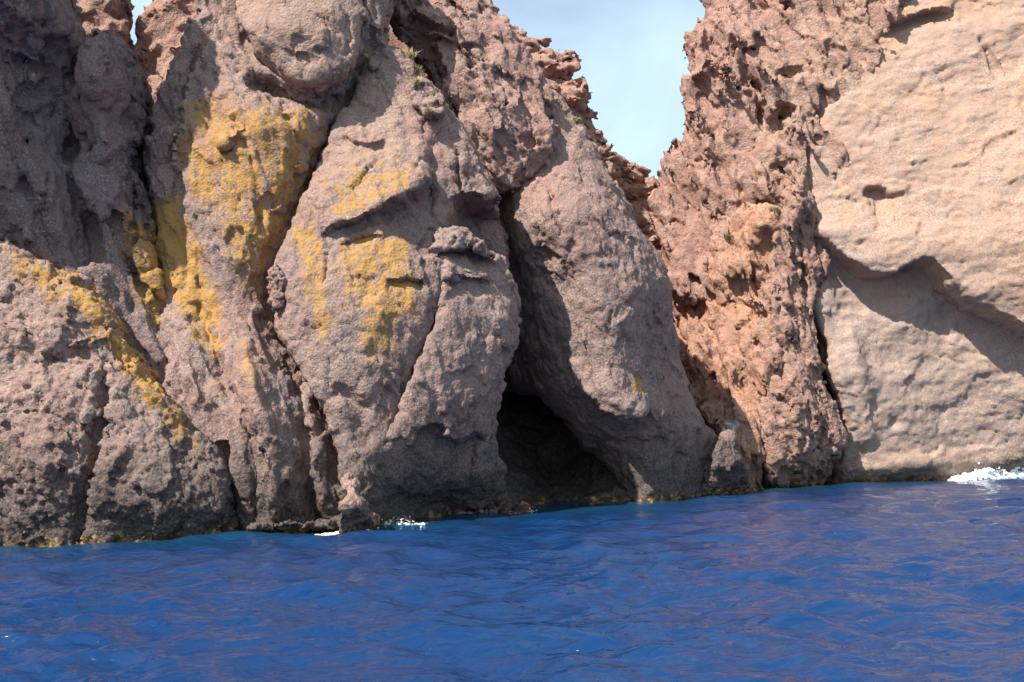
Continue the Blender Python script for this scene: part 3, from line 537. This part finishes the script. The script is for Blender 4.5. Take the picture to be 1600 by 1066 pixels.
# pale cliff on the right
o = rock('cliff_face', [(1440, -150), (1378, 0), (1330, 70), (1292, 150), (1252, 235), (1262, 330), (1285, 400), (1275, 480), (1295, 560), (1310, 640), (1318, 690), (1300, 745), (1285, 920), (1850, 920), (1850, -150)],
         [(1300, 757, None), (1450, 752, None), (1600, 746, None), (1800, 738, None), (2050, 730, None), (1310, 380, 43.3), (1400, 400, 42.7), (1450, 400, 42.5), (1500, 440, 42.4), (1600, 490, 42.0), (1750, 560, 41.4), (1400, 200, 43.4), (1550, 200, 43.0), (1350, 60, 44.6), (1550, 0, 44.4), (1280, 200, 44.3), (1320, 500, 43.9), (1400, 540, 44.4), (1500, 600, 44.7), (1600, 640, 44.4), (1350, 620, 44.0), (1450, 680, 44.5), (1700, 650, 43.6), (1900, 300, 41), (1290, 320, 43.8), (1420, 300, 43.2), (1300, 600, 43.6)],
         vox=0.095, rim=0.7, taper=0.2, thick=3.0, seed=15.0, mat=M_pale, pale=0.2, reds=[([(1240, 200), (1300, 100), (1370, -20), (1410, 0), (1340, 160), (1310, 300), (1270, 330)], 0.9, 0.55)], pales=[([(1250, 200), (1300, -150), (1900, -150), (1900, 610), (1610, 512), (1520, 470), (1455, 410), (1380, 425), (1290, 360)], 0.9, 0.95), ([(1330, 700), (1450, 690), (1600, 690), (1700, 740), (1300, 760)], 0.6, 0.5)],
         big=[((3.0, 3.0, 2.0), 0.2, 'n'), ((2.4, 2.4, 1.8), 0.07, 'f')], fine=[((2.0, 2.0, 3.5), 0.05, 'k'), ((0.6, 0.6, 0.35), 0.035, 'f'), (0.35, 0.04, 'p'), ((0.5, 0.5, 0.25), 0.022, 'b')],
         feats=[('ledge', [(1285, 362), (1315, 395), (1345, 415), (1375, 427), (1400, 425), (1430, 408), (1455, 405), (1480, 430), (1520, 468), (1560, 490), (1610, 512), (1700, 550), (1850, 600)], 0.15, 0.7, 1.75, 1.5),
                ('ridge', [(1330, 500), (1345, 600), (1360, 700)], 0.4, 0.25), ('bump', (1378, 315), 0.55, 0.8, -0.5), ('ledge', [(1350, 300), (1375, 288), (1400, 305)], 0.15, 0.3, 0.35, 0.5), ('crack', [(1300, 740), (1315, 690), (1310, 660)], 0.15, 0.4), ('bump', (1398, 660), 0.2, 0.2, -0.3), ('crack', [(1530, 60), (1550, 90), (1565, 120)], 0.12, 0.3), ('ledge', [(1380, 20), (1400, 35), (1440, 20), (1490, 15)], 0.4, 0.5, 0.5, 0.6), ('ridge', [(1300, 745), (1400, 730), (1500, 725), (1600, 720)], 0.4, 0.25)])
tag(o, 'high smooth pale sandy cliff with a scalloped overhang shading its hollow', 'cliff')

# ------------------------------------------------------------------ smaller blocks
SM = dict(rim=0.25, taper=0.2, big=[((0.6, 0.6, 0.6), 0.08, 'n'), ((0.4, 0.4, 0.4), 0.10, 'f')], fine=[((0.15, 0.15, 0.2), 0.03, 'f'), (0.11, 0.018, 'b')])
o = rock('boulder', [(528, 790), (532, 750), (546, 738), (560, 764), (578, 792), (592, 812), (590, 860), (530, 860)], [(530, 832, None), (592, 823, None), (545, 745, 28.9), (570, 790, 28.5)], ofs=-1.0, vox=0.05, thick=1.2, seed=21, mat=M_red, **SM)
tag(o, 'small pale sunlit rock foot with an orange weed rim, standing in the foam', 'rock')
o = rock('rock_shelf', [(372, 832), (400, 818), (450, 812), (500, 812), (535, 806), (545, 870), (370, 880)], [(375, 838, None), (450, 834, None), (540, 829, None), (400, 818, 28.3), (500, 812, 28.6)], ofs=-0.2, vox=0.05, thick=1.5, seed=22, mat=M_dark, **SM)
tag(o, 'low dark rock shelf awash beside the pale rock foot', 'rock shelf')
o = rock('rock_shelf', [(690, 806), (705, 797), (740, 798), (770, 795), (800, 797), (812, 803), (815, 840), (690, 840)], [(690, 808, None), (812, 803, None), (740, 797, 32.5), (800, 796, 33)], ofs=-0.3, vox=0.05, thick=2.0, seed=23, mat=M_grey, **SM)
tag(o, 'low rock shelf along the water at the mouth of the cave', 'rock shelf')
o = rock('boulder', [(798, 800), (806, 789), (822, 786), (832, 794), (838, 805), (836, 840), (798, 840)], [(798, 806, None), (838, 804, None), (818, 788, 34.2)], ofs=0.3, vox=0.05, thick=1.0, seed=24, mat=M_grey, **SM)
tag(o, 'small boulder at the waterline in the cave mouth', 'boulder')
o = rock('boulder', [(640, 150), (642, 128), (660, 118), (684, 128), (695, 150), (690, 172), (668, 180), (648, 172)], [(645, 150, 32.7), (690, 150, 32.9), (665, 120, 33), (665, 175, 32.4)], ofs=-0.25, vox=0.05, thick=1.2, seed=25, mat=M_grey, tufts=[(650, 125, 0.35, 0, 'dry grass tuft on the small boulder of the tooth shaped slab'), (672, 178, 0.3, 1, 'green plant tuft under the small boulder of the tooth shaped slab')], **SM)
tag(o, 'small knobbly boulder lodged on the shoulder of the tooth shaped slab', 'boulder')
o = rock('boulder', [(668, 382), (680, 362), (702, 352), (730, 360), (752, 374), (774, 398), (758, 402), (730, 388), (704, 390), (684, 394)], [(675, 370, 31.3), (706, 348, 31.7), (770, 388, 32.3), (720, 370, 31.5)], ofs=-0.22, vox=0.05, thick=1.6, seed=26, mat=M_grey, **SM)
tag(o, 'jutting rough block across the bottom of the square niche', 'rock block')
o = rock('boulder', [(692, 430), (705, 414), (730, 412), (756, 422), (762, 436), (735, 438), (708, 442)], [(695, 430, 31.2), (730, 415, 31.7), (760, 432, 32)], ofs=-0.12, vox=0.05, thick=1.4, seed=27, mat=M_grey, **SM)
tag(o, 'flat topped block below the square niche on the upright slab', 'rock block')
o = rock('boulder', [(416, 430), (424, 412), (440, 416), (446, 440), (442, 470), (428, 482), (416, 466)], [(420, 440, 30.1), (440, 440, 29.9), (430, 475, 30)], ofs=-0.2, vox=0.045, thick=1.0, seed=28, mat=M_grey, rim=0.15, taper=0.2, big=[((0.3, 0.3, 0.3), 0.09, 'w'), ((0.5, 0.5, 0.5), 0.1, 'b')], fine=[(0.15, 0.05, 'b')])
tag(o, 'pitted honeycombed block on the edge of the crevice beside the tooth slab', 'rock block')

# ------------------------------------------------------------------ tufts of plants on the ledges
def leaf_mat(nm, c, c2):
    m = bpy.data.materials.new(nm); m.use_nodes = True; nt = m.node_tree; b = nt.nodes['Principled BSDF']; b.inputs['Roughness'].default_value = 0.7
    ge = N(nt, 'ShaderNodeNewGeometry'); x = N(nt, 'ShaderNodeMix', data_type='RGBA'); x.inputs[6].default_value = c + (1,); x.inputs[7].default_value = c2 + (1,)
    nt.links.new(ge.outputs['Random Per Island'], x.inputs[0]); nt.links.new(x.outputs[2], b.inputs['Base Color']); return m
GM = [leaf_mat('dry_grass', (0.30, 0.24, 0.10), (0.42, 0.34, 0.17)), leaf_mat('green_plant', (0.14, 0.15, 0.05), (0.27, 0.26, 0.12))]
GN = [('grass_tuft', 'grass'), ('plant_tuft', 'plant')]
rt = random.Random(4)
for pos, nrm, size, kind, lb in TUFTS:
    vs, fs = [], []
    for b in range(60):
        a = rt.random() * 6.283; lean = 0.25 + rt.random() * 0.8; hgt = size * (0.5 + 0.5 * rt.random()); wd = 0.012 + 0.012 * rt.random()
        bx, by = rt.gauss(0, size * 0.22), rt.gauss(0, size * 0.22); dx, dy = math.cos(a), math.sin(a); k0 = len(vs)
        for t in (0, 0.5, 1.0):
            r_ = lean * hgt * t * t; z = hgt * t * (1 - 0.35 * lean * t); ww = wd * (1 - 0.85 * t)
            vs += [(bx + dx * r_ - dy * ww, by + dy * r_ + dx * ww, z - 0.03), (bx + dx * r_ + dy * ww, by + dy * r_ - dx * ww, z - 0.03)]
        fs += [(k0, k0 + 1, k0 + 3, k0 + 2), (k0 + 2, k0 + 3, k0 + 5, k0 + 4)]
    nm, ct = GN[kind]; me = bpy.data.meshes.new(nm); me.from_pydata(vs, [], fs); me.materials.append(GM[kind])
    o = bpy.data.objects.new(nm, me); COL.objects.link(o); d = Vector(nrm) + Vector((0, -0.2, 1.0)); o.location = pos
    o.rotation_euler = d.to_track_quat('Z', 'Y').to_euler(); tag(o, lb, ct, 'plant tufts on the cliff ledges')

# ------------------------------------------------------------------ foam where the swell breaks
fm = bpy.data.materials.new('sea_foam'); fm.use_nodes = True; b = fm.node_tree.nodes['Principled BSDF']; b.inputs['Base Color'].default_value = (0.82, 0.86, 0.88, 1); b.inputs['Roughness'].default_value = 0.6
b.inputs['Subsurface Weight'].default_value = 0.0
def foam(line, spread, height, count, rmin, rmax, flat, seed, label, vox=0.035, fwd_=0.5, thr=0.55):
    r = np.random.RandomState(seed); P = np.array([at(np.array(a), np.array(b_), water_Y(a, b_)) for a, b_ in line])
    t = r.rand(count) * (len(P) - 1); i = np.minimum(t.astype(int), len(P) - 2); c = P[i] + (P[i + 1] - P[i]) * (t - i)[:, None]
    hf = np.interp(t / (len(P) - 1), np.linspace(0, 1, len(height)), height)
    c[:, 1] -= fwd_
    c[:, 1] += r.normal(size=count) * spread; c[:, 0] += r.normal(size=count) * spread; c[:, 2] = hf * r.rand(count) ** 2.2 + 0.01
    rad = rmin + (rmax - rmin) * r.rand(count) ** 2 * (1 - 0.6 * c[:, 2] / (hf.max() + 0.01))
    lo = c.min(0) - 0.4; hi = c.max(0) + 0.4; lo[2] = -0.15
    ax = [np.arange(lo[k], hi[k], vox).astype(np.float32) for k in range(3)]; V = np.full([len(a) for a in ax], 1.0, np.float32)
    V[:] = 0
    for (x, y, z), rr in zip(c, rad):                             # froth: blobs that melt into each other
        ix = [np.searchsorted(ax[k], (x, y, z)[k] - 2.2 * rr) for k in range(3)]; jx = [np.searchsorted(ax[k], (x, y, z)[k] + 2.2 * rr) for k in range(3)]
        if min(jx[k] - ix[k] for k in range(3)) < 1: continue
        X_ = ax[0][ix[0]:jx[0], None, None] - x; Y_ = ax[1][None, ix[1]:jx[1], None] - y; Z_ = (ax[2][None, None, ix[2]:jx[2]] - z) * flat
        V[ix[0]:jx[0], ix[1]:jx[1], ix[2]:jx[2]] += np.exp(-(X_ ** 2 + Y_ ** 2 + Z_ ** 2) / (0.55 * rr * rr))
    V = (thr - V).astype(np.float32)
    V[0] = V[-1] = 1; V[:, 0] = V[:, -1] = 1; V[:, :, 0] = V[:, :, -1] = 1
    v, q = surface_nets(V, lo.astype(np.float32), vox); n = normals(v, q); v = v + n * (0.05 * fbm(v, 0.09, 3))[:, None]
    me = mesh_from('sea_foam', v, q); me.materials.append(fm); o = bpy.data.objects.new('sea_foam', me); COL.objects.link(o); tag(o, label, 'sea foam', kind='stuff')
    global TRIS; TRIS += 2 * len(q)
foam([(1485, 750), (1530, 747), (1570, 745), (1640, 742)], 0.26, [0.05, 0.45, 1.9, 1.0, 0.8], 3200, 0.06, 0.18, 1.2, 1, 'white breaking foam at the foot of the pale cliff', 0.035, 1.0, 0.75)
foam([(497, 837), (530, 833), (570, 828), (600, 824)], 0.10, [0.03, 0.03, 0.04, 0.06], 900, 0.03, 0.085, 3.0, 2, 'thin line of white foam lapping the pale rock foot', 0.035, 0.45)
foam([(600, 823), (625, 820), (645, 821), (668, 821)], 0.14, [0.12, 0.35, 0.2, 0.08], 260, 0.025, 0.07, 1.5, 3, 'splashing white foam beside the pale rock foot', 0.025, 0.6)
foam([(824, 801), (836, 800)], 0.04, [0.25, 0.1], 16, 0.03, 0.06, 1.2, 4, 'speck of white foam in the cave mouth', 0.025)

# ------------------------------------------------------------------ the sea
def axis(dense0, dense1, h0, g, far):
    a = list(np.arange(dense0, dense1, h0)); h = h0
    x = a[-1]
    while x < far: h *= g; x += h; a.append(x)
    b = []; x = a[0]; h = h0
    while x > -far: h *= g; x -= h; b.append(x)
    return np.array(b[::-1] + a)
xa = axis(-8, 8, 0.065, 1.026, 900); ya = axis(5, 16, 0.06, 1.016, 900)
ya = np.concatenate([ya[ya < 5][::8], ya[(ya >= 5) & (ya < 60)], ya[ya >= 60][::5]]); xa = np.concatenate([xa[xa < -30][::4], xa[(xa >= -30) & (xa < 34)], xa[xa >= 34][::4]])
ya = ya[ya < 900]; X, Y = np.meshgrid(xa, ya, indexing='ij')
hx = np.gradient(xa)[:, None]; hy = np.gradient(ya)[None, :]; hh = np.maximum(hx, hy)
Z = np.zeros_like(X); rw = np.random.RandomState(3)
p = np.stack([X.ravel(), Y.ravel(), np.zeros(X.size)], 1).astype(np.float32)
wx = X + 0.5 * fbm(p, 3.0, 2).reshape(X.shape); wy = Y + 0.5 * fbm(p, 3.0, 2, off=50).reshape(X.shape)
for k in range(60):
    lam = 0.28 * (5.0 / 0.28) ** rw.rand(); th = R(100) + rw.normal() * R(30)
    am = 0.0125 * lam ** 0.9 / (1 + (lam / 2.9) ** 1.8) * (0.6 + 0.8 * rw.rand()); kx, ky = math.cos(th) * 2 * math.pi / lam, math.sin(th) * 2 * math.pi / lam
    ph = rw.rand() * 6.28; fade = np.clip(lam / (4 * hh) - 0.6, 0, 1)
    s = np.sin(kx * wx + ky * wy + ph); Z += am * fade * (s + 0.25 * s * s)
ii = np.arange(X.size).reshape(X.shape)
q = np.stack([ii[:-1, :-1], ii[1:, :-1], ii[1:, 1:], ii[:-1, 1:]], -1).reshape(-1, 4)
me = mesh_from('sea', np.stack([X, Y, Z], -1).reshape(-1, 3), q)
m = bpy.data.materials.new('sea_water'); m.use_nodes = True; nt = m.node_tree; L = nt.links.new
bs = nt.nodes['Principled BSDF']; bs.inputs['Base Color'].default_value = (0.005, 0.031, 0.104, 1); bs.inputs['Roughness'].default_value = 0.05; bs.inputs['IOR'].default_value = 1.333
geo = N(nt, 'ShaderNodeNewGeometry'); mp = N(nt, 'ShaderNodeMapping'); mp.inputs['Scale'].default_value = (1.0, 1.9, 1.0); L(geo.outputs['Position'], mp.inputs[0])
n1 = N(nt, 'ShaderNodeTexNoise'); n1.inputs['Scale'].default_value = 2.6; n1.inputs['Detail'].default_value = 5; n1.inputs['Roughness'].default_value = 0.5; n1.inputs['Distortion'].default_value = 0.5; L(mp.outputs[0], n1.inputs['Vector'])
bp = N(nt, 'ShaderNodeBump'); bp.inputs['Strength'].default_value = 1.0; bp.inputs['Distance'].default_value = 0.08; L(n1.outputs['Fac'], bp.inputs['Height']); L(bp.outputs[0], bs.inputs['Normal'])
SH = np.array([at(np.array(a), np.array(b_), water_Y(a, b_))[:2] for a, b_ in [(-200, 866), (0, 857), (270, 845), (380, 836), (530, 832), (600, 823), (700, 808), (800, 801), (900, 797), (1000, 786), (1150, 772), (1300, 758), (1600, 746), (1800, 738)]])
dsh = np.full(X.size, 99.0); near = np.where((X.ravel() > -25) & (X.ravel() < 40) & (Y.ravel() > 18) & (Y.ravel() < 60))[0]
dsh[near] = line_dist(np.stack([X.ravel()[near], Y.ravel()[near]], 1), SH)[0]; add_attr(me, 'shallow', np.exp(-dsh / 1.3))
at_ = N(nt, 'ShaderNodeAttribute', attribute_name='shallow'); mc = N(nt, 'ShaderNodeMix', data_type='RGBA'); mc.inputs[6].default_value = (0.005, 0.031, 0.104, 1); mc.inputs[7].default_value = (0.008, 0.055, 0.075, 1)
L(at_.outputs['Fac'], mc.inputs[0]); L(mc.outputs[2], bs.inputs['Base Color'])
me.materials.append(m); o = bpy.data.objects.new('sea', me); COL.objects.link(o); o['kind'] = 'structure'; TRIS += 2 * len(q)
tag(o, 'rippled deep blue sea')
print('TRIS', TRIS, 'time', time.time() - T0)
